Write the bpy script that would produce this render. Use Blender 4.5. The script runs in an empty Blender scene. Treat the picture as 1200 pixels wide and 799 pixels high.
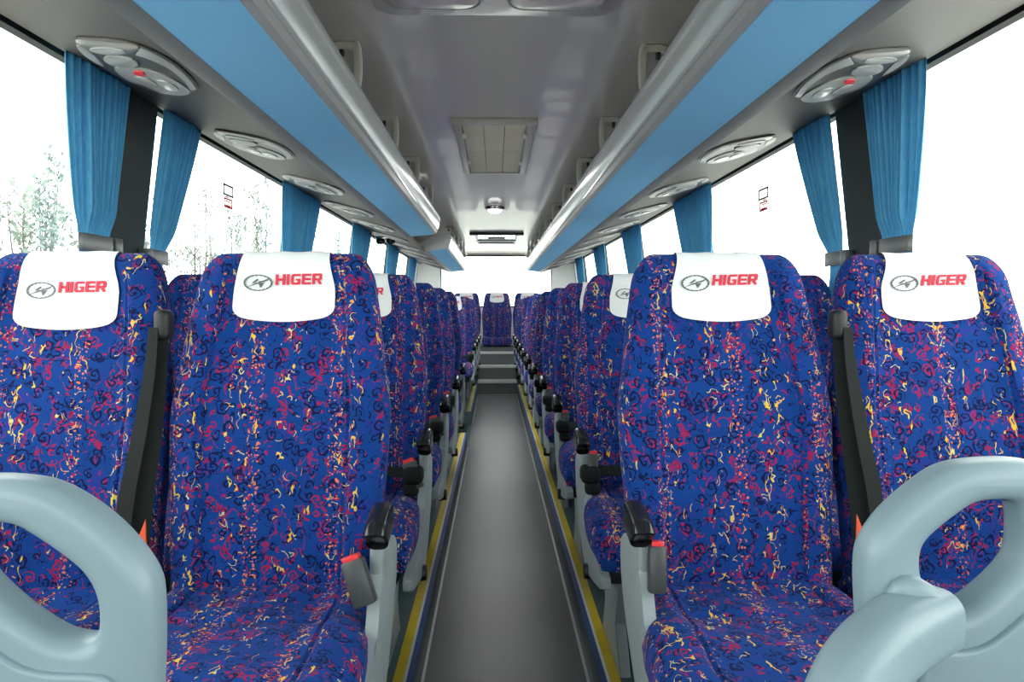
import bpy, bmesh, math, random
from mathutils import Vector, Matrix
C = bpy.context.scene.collection
PI = math.pi
CX, CZ, F = -0.02, 1.11, 800.0          # camera place and focal length in pixels

# ------------------------------------------------------------------ helpers
def link(name, me, parent=None, mat=None, loc=None):
    o = bpy.data.objects.new(name, me); C.objects.link(o)
    if parent is not None: o.parent = parent
    if mat is not None and me is not None and len(me.materials) == 0: me.materials.append(mat)
    if loc is not None: o.location = loc
    return o
def from_bm(name, bm, mat, parent=None, smooth=True, uv=False, loc=None):
    bmesh.ops.recalc_face_normals(bm, faces=bm.faces[:])
    if uv: box_uv(bm)
    me = bpy.data.meshes.new(name); bm.to_mesh(me); bm.free()
    if smooth:
        for p in me.polygons: p.use_smooth = True
        try: me.set_sharp_from_angle(angle=math.radians(38))
        except Exception: pass
    return link(name, me, parent, mat, loc)
def box_uv(bm):
    l = bm.loops.layers.uv.new('UVMap')
    for f in bm.faces:
        n = f.normal; ax, ay, az = abs(n.x), abs(n.y), abs(n.z)
        for lp in f.loops:
            c = lp.vert.co
            if ax > ay and ax > az: lp[l].uv = (c.y + .31, c.z)
            elif ay >= az * .8: lp[l].uv = (c.x, c.z)
            else: lp[l].uv = (c.x, c.y + .46)
def thing(name, label, cat, loc=(0, 0, 0), group=None, rz=0):
    o = bpy.data.objects.new(name, None); C.objects.link(o)
    o.location = loc; o.rotation_euler = (0, 0, rz); o.empty_display_size = .1
    tag(o, label, cat, group); return o
def tag(o, label, cat, group=None):
    o['label'] = label; o['category'] = cat
    if group: o['group'] = group
    return o
def struct(o): o['kind'] = 'structure'; return o
def box(bm, x0, x1, y0, y1, z0, z1, bev=0, seg=2):
    b = bmesh.new() if bev else bm
    v = [b.verts.new(p) for p in ((x0,y0,z0),(x1,y0,z0),(x1,y1,z0),(x0,y1,z0),(x0,y0,z1),(x1,y0,z1),(x1,y1,z1),(x0,y1,z1))]
    for f in ((0,3,2,1),(4,5,6,7),(0,1,5,4),(1,2,6,5),(2,3,7,6),(3,0,4,7)): b.faces.new([v[i] for i in f])
    if bev:
        bmesh.ops.bevel(b, geom=b.edges[:], offset=bev, segments=seg, profile=.5, affect='EDGES')
        merge(bm, b)
def merge(bm, b, M=None):
    me = bpy.data.meshes.new('t'); b.to_mesh(me); b.free()
    if M is not None: me.transform(M)
    bm.from_mesh(me); bpy.data.meshes.remove(me)
def prism(bm, pts, d, bev=0, seg=2):
    """pts: 3D polygon, d: Vector of extrusion"""
    b = bmesh.new(); d = Vector(d)
    a = [b.verts.new(p) for p in pts]; c = [b.verts.new(Vector(p) + d) for p in pts]
    n = len(pts)
    b.faces.new(a[::-1]); b.faces.new(c)
    for i in range(n): b.faces.new((a[i], a[(i+1) % n], c[(i+1) % n], c[i]))
    if bev:
        es = [e for e in b.edges if (e.verts[0] in a and e.verts[1] in a) or (e.verts[0] in c and e.verts[1] in c)]
        bmesh.ops.bevel(b, geom=es, offset=bev, segments=seg, profile=.5, affect='EDGES', clamp_overlap=True)
    merge(bm, b)
def smooth_path(pts, n=6, closed=False):
    P = [Vector(p) for p in pts]; out = []; m = len(P)
    for i in range(m if closed else m - 1):
        g = lambda k: P[k % m] if closed else P[max(0, min(m - 1, k))]
        a, b, c, d = g(i-1), g(i), g(i+1), g(i+2)
        for k in range(n):
            t = k / n
            out.append(.5*((2*b) + (c-a)*t + (2*a-5*b+4*c-d)*t*t + (3*b-a-3*c+d)*t**3))
    if not closed: out.append(P[-1])
    return out
def sweep(bm, path, sec, up=(0, 1, 0), closed=False, caps=True, scale=None):
    """sweep a closed 2D section (a along side, b along up) along a path"""
    P = [Vector(p) for p in path]; n = len(P); up = Vector(up).normalized(); rings = []
    for i in range(n):
        if closed: t = P[(i+1) % n] - P[i-1]
        else: t = P[min(n-1, i+1)] - P[max(0, i-1)]
        t.normalize(); s = t.cross(up)
        if s.length < 1e-4: s = Vector((1, 0, 0))
        s.normalize(); u = s.cross(t).normalized(); k = scale(i/(n-1)) if scale else 1
        rings.append([bm.verts.new(P[i] + s*a*k + u*b*k) for a, b in sec])
    m = len(sec)
    for i in range(n if closed else n-1):
        A, B = rings[i], rings[(i+1) % n]
        for j in range(m): bm.faces.new((A[j], A[(j+1) % m], B[(j+1) % m], B[j]))
    if caps and not closed:
        bm.faces.new(rings[0][::-1]); bm.faces.new(rings[-1])
def rrect(w, h, r, seg=4):
    out = []
    for cx, cy, a0 in ((w/2-r, h/2-r, 0), (-w/2+r, h/2-r, 90), (-w/2+r, -h/2+r, 180), (w/2-r, -h/2+r, 270)):
        for k in range(seg+1):
            a = math.radians(a0 + 90*k/seg); out.append((cx + r*math.cos(a), cy + r*math.sin(a)))
    return out
def circ(r, n=10): return [(r*math.cos(2*PI*i/n), r*math.sin(2*PI*i/n)) for i in range(n)]
def lathe(bm, prof, c, n=28):
    rings = []
    for r, z in prof:
        if r < 1e-5: rings.append([bm.verts.new((c[0], c[1], c[2]+z))])
        else: rings.append([bm.verts.new((c[0]+r*math.cos(2*PI*i/n), c[1]+r*math.sin(2*PI*i/n), c[2]+z)) for i in range(n)])
    for A, B in zip(rings, rings[1:]):
        for j in range(n):
            a = A if len(A) == 1 else (A[j], A[(j+1) % n]); b = B if len(B) == 1 else (B[(j+1) % n], B[j])
            if len(A) == 1 and len(B) == 1: continue
            bm.faces.new(list(a) + list(b))
def interp(tab, x):
    if x <= tab[0][0]: return tab[0][1]
    for (a, u), (b, v) in zip(tab, tab[1:]):
        if x <= b:
            t = (x-a)/(b-a); t = t*t*(3-2*t)*.4 + t*.6
            return u + (v-u)*t
    return tab[-1][1]
def sstep(a, b, x):
    t = max(0, min(1, (x-a)/(b-a))); return t*t*(3-2*t)

# ------------------------------------------------------------------ materials
class NT:
    def __init__(s, name):
        s.m = bpy.data.materials.new(name); s.m.use_nodes = True
        s.t = s.m.node_tree; s.n = s.t.nodes; s.b = s.n['Principled BSDF']; s.out = s.n['Material Output']
    def put(s, sock, v):
        if hasattr(v, 'is_output'): s.t.links.new(v, sock)
        elif v is not None: sock.default_value = v
    def math(s, op, a, b=None, c=None):
        n = s.n.new('ShaderNodeMath'); n.operation = op
        for i, v in enumerate((a, b, c)): s.put(n.inputs[i], v)
        return n.outputs[0]
    def vmath(s, op, a, b=None, out=0, scale=None):
        n = s.n.new('ShaderNodeVectorMath'); n.operation = op
        s.put(n.inputs[0], a); s.put(n.inputs[1], b)
        if scale is not None: s.put(n.inputs[3], scale)
        return n.outputs[out]
    def mix(s, f, a, b):
        n = s.n.new('ShaderNodeMix'); n.data_type = 'RGBA'
        s.put(n.inputs[0], f); s.put(n.inputs[6], a); s.put(n.inputs[7], b); return n.outputs[2]
    def noise(s, v, scale, detail=2, rough=.5, dist=0, out='Fac'):
        n = s.n.new('ShaderNodeTexNoise'); s.put(n.inputs['Vector'], v)
        n.inputs['Scale'].default_value = scale; n.inputs['Detail'].default_value = detail
        n.inputs['Roughness'].default_value = rough; n.inputs['Distortion'].default_value = dist
        return n.outputs[out]
    def coord(s, w='Object'): return s.n.new('ShaderNodeTexCoord').outputs[w]
    def sep(s, v):
        n = s.n.new('ShaderNodeSeparateXYZ'); s.put(n.inputs[0], v); return n.outputs
    def comb(s, x=0., y=0., z=0.):
        n = s.n.new('ShaderNodeCombineXYZ')
        for i, v in enumerate((x, y, z)): s.put(n.inputs[i], v)
        return n.outputs[0]
    def bump(s, h, strength=.3, dist=.002):
        n = s.n.new('ShaderNodeBump'); n.inputs['Strength'].default_value = strength
        n.inputs['Distance'].default_value = dist; s.put(n.inputs['Height'], h)
        s.t.links.new(n.outputs[0], s.b.inputs['Normal'])
    def set(s, **k):
        for a, v in k.items(): s.put(s.b.inputs[a.replace('_', ' ')], v)
        return s
def col(r, g, b): return (r, g, b, 1)
def plain(name, c, rough=.5, metal=0, var=.08, scale=6, bump=0, bscale=300, spec=.5, coat=0):
    n = NT(name); o = n.coord()
    f = n.noise(o, scale, 3)
    n.set(Base_Color=n.mix(f, col(*[x*(1-var) for x in c]), col(*[min(1, x*(1+var)) for x in c])), Roughness=rough, Metallic=metal)
    n.b.inputs['Specular IOR Level'].default_value = spec
    n.b.inputs['Coat Weight'].default_value = coat
    if bump: n.bump(n.noise(o, bscale, 2), bump, .001)
    return n.m

def fabric_material():
    n = NT('seat_moquette')
    uv = n.coord('UV')
    rnd = n.n.new('ShaderNodeObjectInfo').outputs['Random']
    off = n.comb(n.math('MULTIPLY', rnd, 7.3), n.math('MULTIPLY', rnd, 3.1), 0.)
    V = n.vmath('ADD', uv, off)
    wob = n.vmath('SCALE', n.vmath('SUBTRACT', n.noise(V, 55, 1, out='Color'), (.5, .5, .5)), scale=.016)
    W = n.vmath('ADD', V, wob)
    W = n.vmath('MULTIPLY', W, (1, 1, 0))
    def curls(scale, k, wid, R, thr, shift, chir=1):
        v = n.vmath('ADD', W, (shift, shift*1.7, 0))
        t = n.n.new('ShaderNodeTexVoronoi'); t.voronoi_dimensions = '2D'
        n.put(t.inputs['Vector'], v); t.inputs['Scale'].default_value = scale
        d = n.vmath('SUBTRACT', v, t.outputs['Position'])
        x, y, z = n.sep(d); r = n.vmath('LENGTH', n.comb(x, y, 0.), out=1)
        a = n.math('DIVIDE', n.math('ARCTAN2', y, x), 2*PI*chir)
        cr, cg, cb = n.sep(t.outputs['Color'])
        f = n.math('FRACT', n.math('ADD', n.math('ADD', a, n.math('MULTIPLY', r, k)), cg))
        on = n.math('LESS_THAN', n.math('ABSOLUTE', n.math('SUBTRACT', f, .5)), wid)
        on = n.math('MULTIPLY', on, n.math('LESS_THAN', r, n.math('MULTIPLY', n.math('ADD', n.math('MULTIPLY', cb, .7), .45), R)))
        return n.math('MULTIPLY', on, n.math('GREATER_THAN', cr, thr))
    x, y, z = n.sep(V)
    def columns(period, phase, sharp):          # the pattern repeats in vertical stripes
        return n.math('GREATER_THAN', n.math('SINE', n.math('ADD', n.math('MULTIPLY', x, 2*PI/period), phase)), sharp)
    def squig(sx, sy, sc, w, thr, shift):
        v = n.vmath('ADD', n.vmath('MULTIPLY', W, (sx, sy, 0)), (shift, shift, shift))
        line = n.math('LESS_THAN', n.math('ABSOLUTE', n.math('SUBTRACT', n.noise(v, sc, 1), .5)), w)
        return n.math('MULTIPLY', line, n.math('GREATER_THAN', n.noise(n.vmath('ADD', v, (5, 3, 1)), sc*.8, 1), thr))
    c = n.mix(n.noise(V, 9, 2), col(.003, .032, .165), col(.007, .052, .27))
    c = n.mix(n.math('MULTIPLY', n.math('GREATER_THAN', n.noise(n.vmath('ADD', V, (2, 9, 0)), 26, 2), .6), .3), c, col(.04, .02, .26))
    red = col(.34, .009, .045)
    m = n.math('MULTIPLY', curls(38, 120, .22, .011, .30, 1.3, -1), n.math('GREATER_THAN', n.noise(n.vmath('MULTIPLY', V, (1, .6, 0)), 18, 1), .51))
    c = n.mix(n.math('MULTIPLY', m, .93), c, red)
    c = n.mix(n.math('MULTIPLY', squig(1, .7, 60, .030, .555, 3.7), .8), c, col(.31, .009, .05))
    c = n.mix(n.math('MULTIPLY', curls(34, 105, .21, .014, .2, .4), .95), c, col(.004, .006, .05))
    c = n.mix(n.math('MULTIPLY', squig(1, 1, 52, .022, .53, 8.2), .9), c, col(.004, .006, .045))
    yel = n.mix(n.noise(V, 45, 0), col(.72, .24, .09), col(.66, .60, .10))
    yel = n.mix(n.math('GREATER_THAN', n.noise(V, 70, 0), .56), yel, col(.62, .56, .24))
    ym = n.math('MULTIPLY', squig(1, .75, 62, .019, .57, 1.1), columns(.105, .8, .0))
    c = n.mix(ym, c, yel)
    ym2 = n.math('MULTIPLY', squig(1.3, .36, 66, .026, .63, 4.9), columns(.105, 0., -.3))
    c = n.mix(ym2, c, n.mix(n.noise(V, 30, 0), col(.75, .28, .05), col(.68, .62, .05)))
    dots = n.math('MULTIPLY', curls(150, 1, .5, .0020, .5, 2.1), columns(.16, 2., .86))
    c = n.mix(dots, c, col(.62, .17, .09))
    n.set(Base_Color=c, Roughness=.9)
    n.b.inputs['Specular IOR Level'].default_value = .15
    n.b.inputs['Sheen Weight'].default_value = .06
    n.b.inputs['Sheen Tint'].default_value = col(.35, .5, 1)
    n.bump(n.noise(V, 700, 2), .25, .001)
    return n.m

M = {}
M['fabric'] = fabric_material()
M['cloth'] = plain('white_cloth', (.86, .87, .88), .85, bump=.2, bscale=500, var=.02, spec=.1)
M['red_print'] = plain('red_print', (.72, .03, .07), .7)
M['grey_print'] = plain('grey_print', (.10, .11, .12), .5)
M['grey_plastic'] = plain('grey_blue_plastic', (.31, .355, .37), .3, bump=.05, bscale=400, var=.04)
M['light_plastic'] = plain('pale_blue_grey_plastic', (.235, .325, .37), .38, bump=.12, bscale=350, var=.03)
M['black_gloss'] = plain('black_gloss_plastic', (.012, .013, .015), .18)
M['black'] = plain('black_plastic', (.010, .011, .012), .5)
M['webbing'] = plain('black_webbing', (.010, .013, .013), .8, bump=.4, bscale=600, spec=.2)
M['buckle'] = plain('dark_grey_plastic', (.05, .055, .058), .4)
M['red'] = plain('red_plastic', (.75, .02, .03), .35)
M['orange'] = plain('orange_label', (.85, .12, .04), .6)
M['dark_metal'] = plain('dark_metal', (.05, .055, .06), .4, .6)
M['ceiling'] = plain('ceiling_lining', (.66, .62, .59), .27, spec=1.0, coat=.3, bump=.1, bscale=250, var=.05, scale=2.5)
M['service'] = plain('brown_grey_panel', (.055, .046, .041), .55, bump=.1, bscale=300, var=.03)
M['strip'] = plain('grey_edge_strip', (.20, .205, .205), .45, var=.02)
M['rail_base'] = plain('grey_rail_base', (.40, .40, .41), .35, var=.02)
M['silver'] = plain('satin_silver', (.74, .76, .78), .2, .5, var=.02)
M['beige'] = plain('beige_plastic', (.55, .53, .48), .4, var=.03)
M['shade'] = plain('beige_shade_fabric', (.78, .71, .58), .8, bump=.2, bscale=200)
M['chrome'] = plain('chrome', (.7, .7, .7), .12, 1, var=.01)
M['white_plastic'] = plain('white_plastic', (.78, .79, .79), .35, var=.02)
M['pillar'] = plain('charcoal_pillar_cloth', (.06, .066, .068), .85, bump=.3, bscale=400, spec=.2)
M['black_rubber'] = plain('black_rubber', (.01, .011, .012), .6)
M['wall'] = plain('grey_wall_lining', (.25, .26, .27), .7)
M['white_wall'] = plain('white_wall_panel', (.75, .76, .76), .5)
M['yellow'] = plain('yellow_line', (.62, .44, .02), .5, var=.15, scale=20)
M['white_line'] = plain('white_line', (.62, .64, .62), .4)
M['blue_line'] = plain('blue_line', (.015, .05, .18), .5)
M['riser'] = plain('dark_teal_riser', (.05, .075, .085), .45)
M['platform'] = plain('blue_grey_floor_vinyl', (.075, .115, .125), .4, bump=.2, bscale=200)
M['alu'] = plain('aluminium_edge', (.62, .63, .62), .3, .8, var=.03)
M['nosing'] = plain('white_step_nosing', (.82, .82, .80), .3)
M['tie'] = plain('grey_metal_strap', (.16, .165, .165), .35, .5)
M['light_grey'] = plain('light_grey_plastic', (.33, .33, .325), .4, var=.02)
M['mid_grey'] = plain('mid_grey_plastic', (.065, .062, .06), .4, var=.02)
M['step'] = plain('grey_step_riser', (.20, .20, .20), .6)

def emit(name, c, e):
    n = NT(name); n.set(Base_Color=col(*c), Roughness=.4, Emission_Color=col(*c), Emission_Strength=e); return n.m
M['lamp'] = emit('lit_lamp_lens', (1, .98, .95), 3.0)
def mat_floor():
    n = NT('aisle_mat'); o = n.coord()
    f = n.noise(o, 3, 4, .6); g = n.noise(n.vmath('MULTIPLY', o, (1, .25, 1)), 14, 3)
    c = n.mix(f, col(.085, .09, .098), col(.105, .108, .115))
    c = n.mix(n.math('MULTIPLY', g, .3), c, col(.13, .13, .135))
    sp = n.noise(o, 500, 1)
    c = n.mix(n.math('MULTIPLY', n.math('GREATER_THAN', sp, .62), .3), c, col(.28, .28, .28))
    n.set(Base_Color=c, Roughness=.32); n.b.inputs['Specular IOR Level'].default_value = .5
    n.bump(sp, .35, .001); return n.m
M['mat'] = mat_floor()
def blue_panel():
    n = NT('blue_carpet_panel'); o = n.coord(); s = n.noise(o, 420, 2, .7)
    c = n.mix(s, col(.16, .46, .86), col(.32, .70, .97))
    n.set(Base_Color=c, Roughness=.9); n.b.inputs['Specular IOR Level'].default_value = .15
    n.bump(s, .5, .001); return n.m
M['blue'] = blue_panel()
def curtain_mat():
    n = NT('blue_curtain_cloth'); o = n.coord()
    w = n.noise(n.vmath('MULTIPLY', o, (1, 1, .12)), 160, 2)
    c = n.mix(w, col(.07, .36, .64), col(.20, .62, .90))
    n.set(Base_Color=c, Roughness=.75); n.b.inputs['Specular IOR Level'].default_value = .25
    tr = n.n.new('ShaderNodeBsdfTranslucent'); n.t.links.new(c, tr.inputs[0])
    mx = n.n.new('ShaderNodeMixShader'); mx.inputs[0].default_value = .16
    n.t.links.new(n.b.outputs[0], mx.inputs[1]); n.t.links.new(tr.outputs[0], mx.inputs[2])
    n.t.links.new(mx.outputs[0], n.out.inputs[0]); n.bump(w, .3, .001); return n.m
M['curtain'] = curtain_mat()
def glass_mat():
    n = NT('tinted_window_glass'); n.n.remove(n.b)
    tr = n.n.new('ShaderNodeBsdfTransparent'); tr.inputs[0].default_value = col(.93, .97, .95)
    gl = n.n.new('ShaderNodeBsdfGlossy'); gl.inputs['Roughness'].default_value = .02
    lw = n.n.new('ShaderNodeLayerWeight'); lw.inputs[0].default_value = .5
    fr = n.n.new('ShaderNodeMath'); fr.operation = 'MULTIPLY_ADD'; fr.inputs[2].default_value = .03
    pw = n.n.new('ShaderNodeMath'); pw.operation = 'POWER'; pw.inputs[1].default_value = 4
    n.t.links.new(lw.outputs['Facing'], pw.inputs[0]); n.t.links.new(pw.outputs[0], fr.inputs[0]); fr.inputs[1].default_value = .3
    mx = n.n.new('ShaderNodeMixShader')
    n.t.links.new(fr.outputs[0], mx.inputs[0]); n.t.links.new(tr.outputs[0], mx.inputs[1]); n.t.links.new(gl.outputs[0], mx.inputs[2])
    n.t.links.new(mx.outputs[0], n.out.inputs[0]); return n.m
M['glass'] = glass_mat()
M['bark'] = plain('pale_bark', (.11, .105, .095), .9)
M['leaf'] = plain('sparse_leaves', (.19, .24, .20), .8, var=.3, scale=2)
M['hedge'] = plain('pale_hedge_foliage', (.17, .20, .17), .95, var=.3, scale=1.5)
M['ground'] = plain('pale_concrete_ground', (.46, .46, .43), .95, var=.2, scale=1)

# ------------------------------------------------------------------ seat surfaces
WTAB = [(0, .205), (.15, .210), (.25, .218), (.35, .2225), (.455, .208), (.53, .198), (.595, .188), (.68, .170)]
TTAB = [(0, .125), (.3, .12), (.5, .10), (.68, .085)]
STOP = .680; SR = .055
def bw(s):
    w = interp(WTAB, s)
    k = (s-(STOP-SR))/SR
    if k > 0: w *= .80 + .20*math.sqrt(max(0, 1-k*k))
    return w
def bt(s):
    t = interp(TTAB, s); k = (s-(STOP-SR))/SR
    if k > 0: t *= max(.04, math.sqrt(max(0, 1-k*k)))
    return t
def byc(s):                 # y of the middle of the thickness
    lum = -.016*math.sin(PI*min(1, s/.6))
    return .205*s + lum + interp(TTAB, s)/2
def bfront(u, s):
    w, t = bw(s), bt(s); a = abs(u)
    y = byc(s) - t/2*(1-a**5)**(1/3.2)
    fade = 1-sstep(.60, .68, s)
    y += fade*(.020*(1-sstep(.55, .74, a)) + .006*math.exp(-((a-.66)/.018)**2))
    for sg in (.16, .34):
        y += .003*fade*math.exp(-((s-sg)/.006)**2)*(1 if a < .66 else 0)
    return Vector((u*w, y, .43+s))
def bback(u, s):
    w, t = bw(s), bt(s)
    return Vector((u*w, byc(s)+t/2*(1-abs(u)**6)**(1/2.5), .43+s))
S_LEV = [i*.02 for i in range(31)] + [STOP-SR+SR*math.sin(PI/2*k/7) for k in range(0, 8)]
S_LEV = sorted(set(round(x, 4) for x in S_LEV if x <= STOP))
UF = sorted(set([round(math.sin(PI/2*k/11), 3) for k in range(-11, 12)] + [-.63, -.66, -.69, .63, .66, .69, -.6, .6, -.73, .73]))
def backrest_bm():
    bm = bmesh.new(); rings = []
    ub = [u for u in UF[1:-1] if abs(abs(u)-.66) > .04][::-2]
    for s in S_LEV:
        rings.append([bm.verts.new(bfront(u, s)) for u in UF] + [bm.verts.new(bback(u, s)) for u in ub])
    m = len(rings[0])
    for A, B in zip(rings, rings[1:]):
        for j in range(m): bm.faces.new((A[j], A[(j+1) % m], B[(j+1) % m], B[j]))
    bm.faces.new(rings[0][::-1]); bm.faces.new(rings[-1])
    return bm
def cover_bm(ext=0):
    bm = bmesh.new(); N = 20
    rows = []
    for s in [.541, .5435, .547, .552, .558, .566, .576, .59, .605, .62, .635, .648, .658, .666, .673, .677, .6795]: rows.append(('f', s))
    for s in [.676, .668, .655, .635, .61, .58, .55]: rows.append(('b', s))
    grid = []
    for side, s in rows:
        h = interp([(.541, .085), (.552, .100), (.565, .1055), (.60, .105), (.68, .089)], s) if side == 'f' else .089+.016*(.68-s)/.13
        if side == 'f' and s < .566: h = .066 + .0395*math.sqrt(max(0, 1-((.566-s)/.0255)**2))
        row = []
        for i in range(N+1):
            x = -h + 2*h*i/N
            ss = s - .006*(1-(x/h)**2)*(1 if side == 'f' and s < .56 else 0) - (ext*(1-sstep(.55, .66, s)) if side == 'f' else 0)
            p = (bfront if side == 'f' else bback)(x/bw(ss), ss)
            e = .004 + .0008*math.sin(x*90 + s*60)
            k = max(0, (ss-.64)/.04)
            p = p + Vector((0, (-1 if side == 'f' else 1)*e*(1-.3*k), e*k))
            row.append(bm.verts.new(p))
        grid.append(row)
    for A, B in zip(grid, grid[1:]):
        for j in range(N): bm.faces.new((A[j], A[j+1], B[j+1], B[j]))
    return bm
# lettering strokes, units: letter height 1
def letter_strokes():
    L = []
    w = .26
    def bar(x0, y0, x1, y1): L.append([(x0, y0), (x1, y0), (x1, y1), (x0, y1)])
    x = 0                                            # H
    bar(x, 0, x+w, 1); bar(x+.64, 0, x+.9, 1); bar(x+w, .39, x+.64, .61)
    x = 1.02; bar(x, 0, x+w, 1)                      # I
    x = 1.42                                         # G
    L.append([(x, .18), (x+.14, 0), (x+w, 0), (x+w, 1), (x+.14, 1), (x, .82)])
    bar(x+w, .79, x+.86, 1); bar(x+w, 0, x+.60, .21); bar(x+.60, 0, x+.86, .55); bar(x+.44, .38, x+.60, .55)
    x = 2.42                                         # E
    bar(x, 0, x+w, 1); bar(x+w, .79, x+.84, 1); bar(x+w, .40, x+.80, .60); bar(x+w, 0, x+.84, .21)
    x = 3.38                                         # R
    bar(x, 0, x+w, 1); bar(x+w, .79, x+.66, 1); bar(x+w, .37, x+.66, .57)
    L.append([(x+.62, .37), (x+.78, .37), (x+.88, .47), (x+.88, .90), (x+.78, 1), (x+.62, 1)])
    L.append([(x+.42, .37), (x+.68, .37), (x+.92, 0), (x+.64, 0)])
    return L
def surf_point(x, z, off):
    s = z-.43; p = bfront(x/bw(s), s); p.y -= off
    return p
def decal(polys, off=.0062):
    bm = bmesh.new()
    for poly in polys:
        top = [bm.verts.new(surf_point(x, z, off)) for x, z in poly]
        bot = [bm.verts.new(surf_point(x, z, off-.0015)) for x, z in poly]
        n = len(poly); bm.faces.new(top); bm.faces.new(bot[::-1])
        for i in range(n): bm.faces.new((top[i], bot[i], bot[(i+1) % n], top[(i+1) % n]))
    return bm
ZT = 1.041                                            # letter foot, local height
def lettering_bm(dz=0):
    k = .0225
    return decal([[(-.019 + x*k + .002*y, ZT - dz + y*k + .0005*x) for x, y in p] for p in letter_strokes()])
def emblem_bm(dz=0):
    cx, cz, a, b = -.0545, ZT-dz+.005, .030, .017
    polys = []; N = 36
    for i in range(N):
        t0, t1 = 2*PI*i/N, 2*PI*(i+1)/N
        if i % 2 == 0: k0 = .90
        else: k0 = .86
        polys.append([(cx+a*math.cos(t0), cz+b*math.sin(t0)), (cx+a*math.cos(t1), cz+b*math.sin(t1)),
                      (cx+a*k0*math.cos(t1), cz+b*k0*math.sin(t1)), (cx+a*k0*math.cos(t0), cz+b*k0*math.sin(t0))])
    for q in ([(-.82, -.50), (-.15, .02), (.30, .02), (.25, -.12), (-.1, -.14)],
              [(-.50, -.05), (-.12, .42), (.02, .48), (.0, .30), (-.30, -.02)],
              [(.0, .05), (.18, -.62), (.30, -.40), (.50, .05), (.30, -.05)],
              [(.02, .18), (.30, .22), (.85, .52), (.70, .28), (.35, .06), (.1, .04)]):
        polys.append([(cx+a*x*.9, cz+b*y) for x, y in q])
    return decal(polys)
def cushion_bm(lo, hi, flare_lo, flare_hi):
    """loft from the back to the front edge; lo/hi = half widths at the two sides"""
    bm = bmesh.new(); rings = []
    ys = [.085, .06, .03, 0, -.03, -.06, -.09, -.115, -.125, -.135, -.16, -.2, -.24, -.28, -.32, -.36] + [-.36-.115*math.sin(PI/2*k/8) for k in range(1, 9)]
    us = UF
    for y in ys:
        f = sstep(.02, -.34, y)
        f = sstep(0, 1, (.03-y)/.38)
        a, b = lo+(flare_lo-lo)*f, hi+(flare_hi-hi)*f
        k = max(0, (-.36-y)/.115); drop = 1-math.sqrt(max(0, 1-k*k))
        ztop = .462 + .022*sstep(0, 1, (-y)/.3) - .105*drop
        th = .135 - .105*drop*.75
        if k > 0: th = ztop - (.345 + .02*k)
        rg = []
        sq = 1-.06*drop
        for u in us:
            x = (u*b if u > 0 else u*a)*sq; au = abs(u)
            z = ztop - th/2*(1-(1-au**5)**(1/3.2))
            z -= (1-drop)*(.020*(1-sstep(.52, .78, au)) + .006*math.exp(-((au-.66)/.018)**2))*sstep(.1, -.05, y)
            z -= .006*math.exp(-((y+.125)/.008)**2)*(1 if au < .66 else .3)
            z += .006*math.sin(u*4+y*9)*math.sin(y*22)*(1-drop)
            rg.append(bm.verts.new((x, y, z)))
        zb = ztop-th
        for u in us[1:-1][::-2]:
            x = (u*b if u > 0 else u*a)*sq
            rg.append(bm.verts.new((x, y, zb + th/2*(1-(1-abs(u)**6)**(1/3)))))
        rings.append(rg)
    m = len(rings[0])
    for A, B in zip(rings, rings[1:]):
        for j in range(m): bm.faces.new((A[j], A[(j+1) % m], B[(j+1) % m], B[j]))
    bm.faces.new(rings[0]); bm.faces.new(rings[-1][::-1])
    return bm

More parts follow.
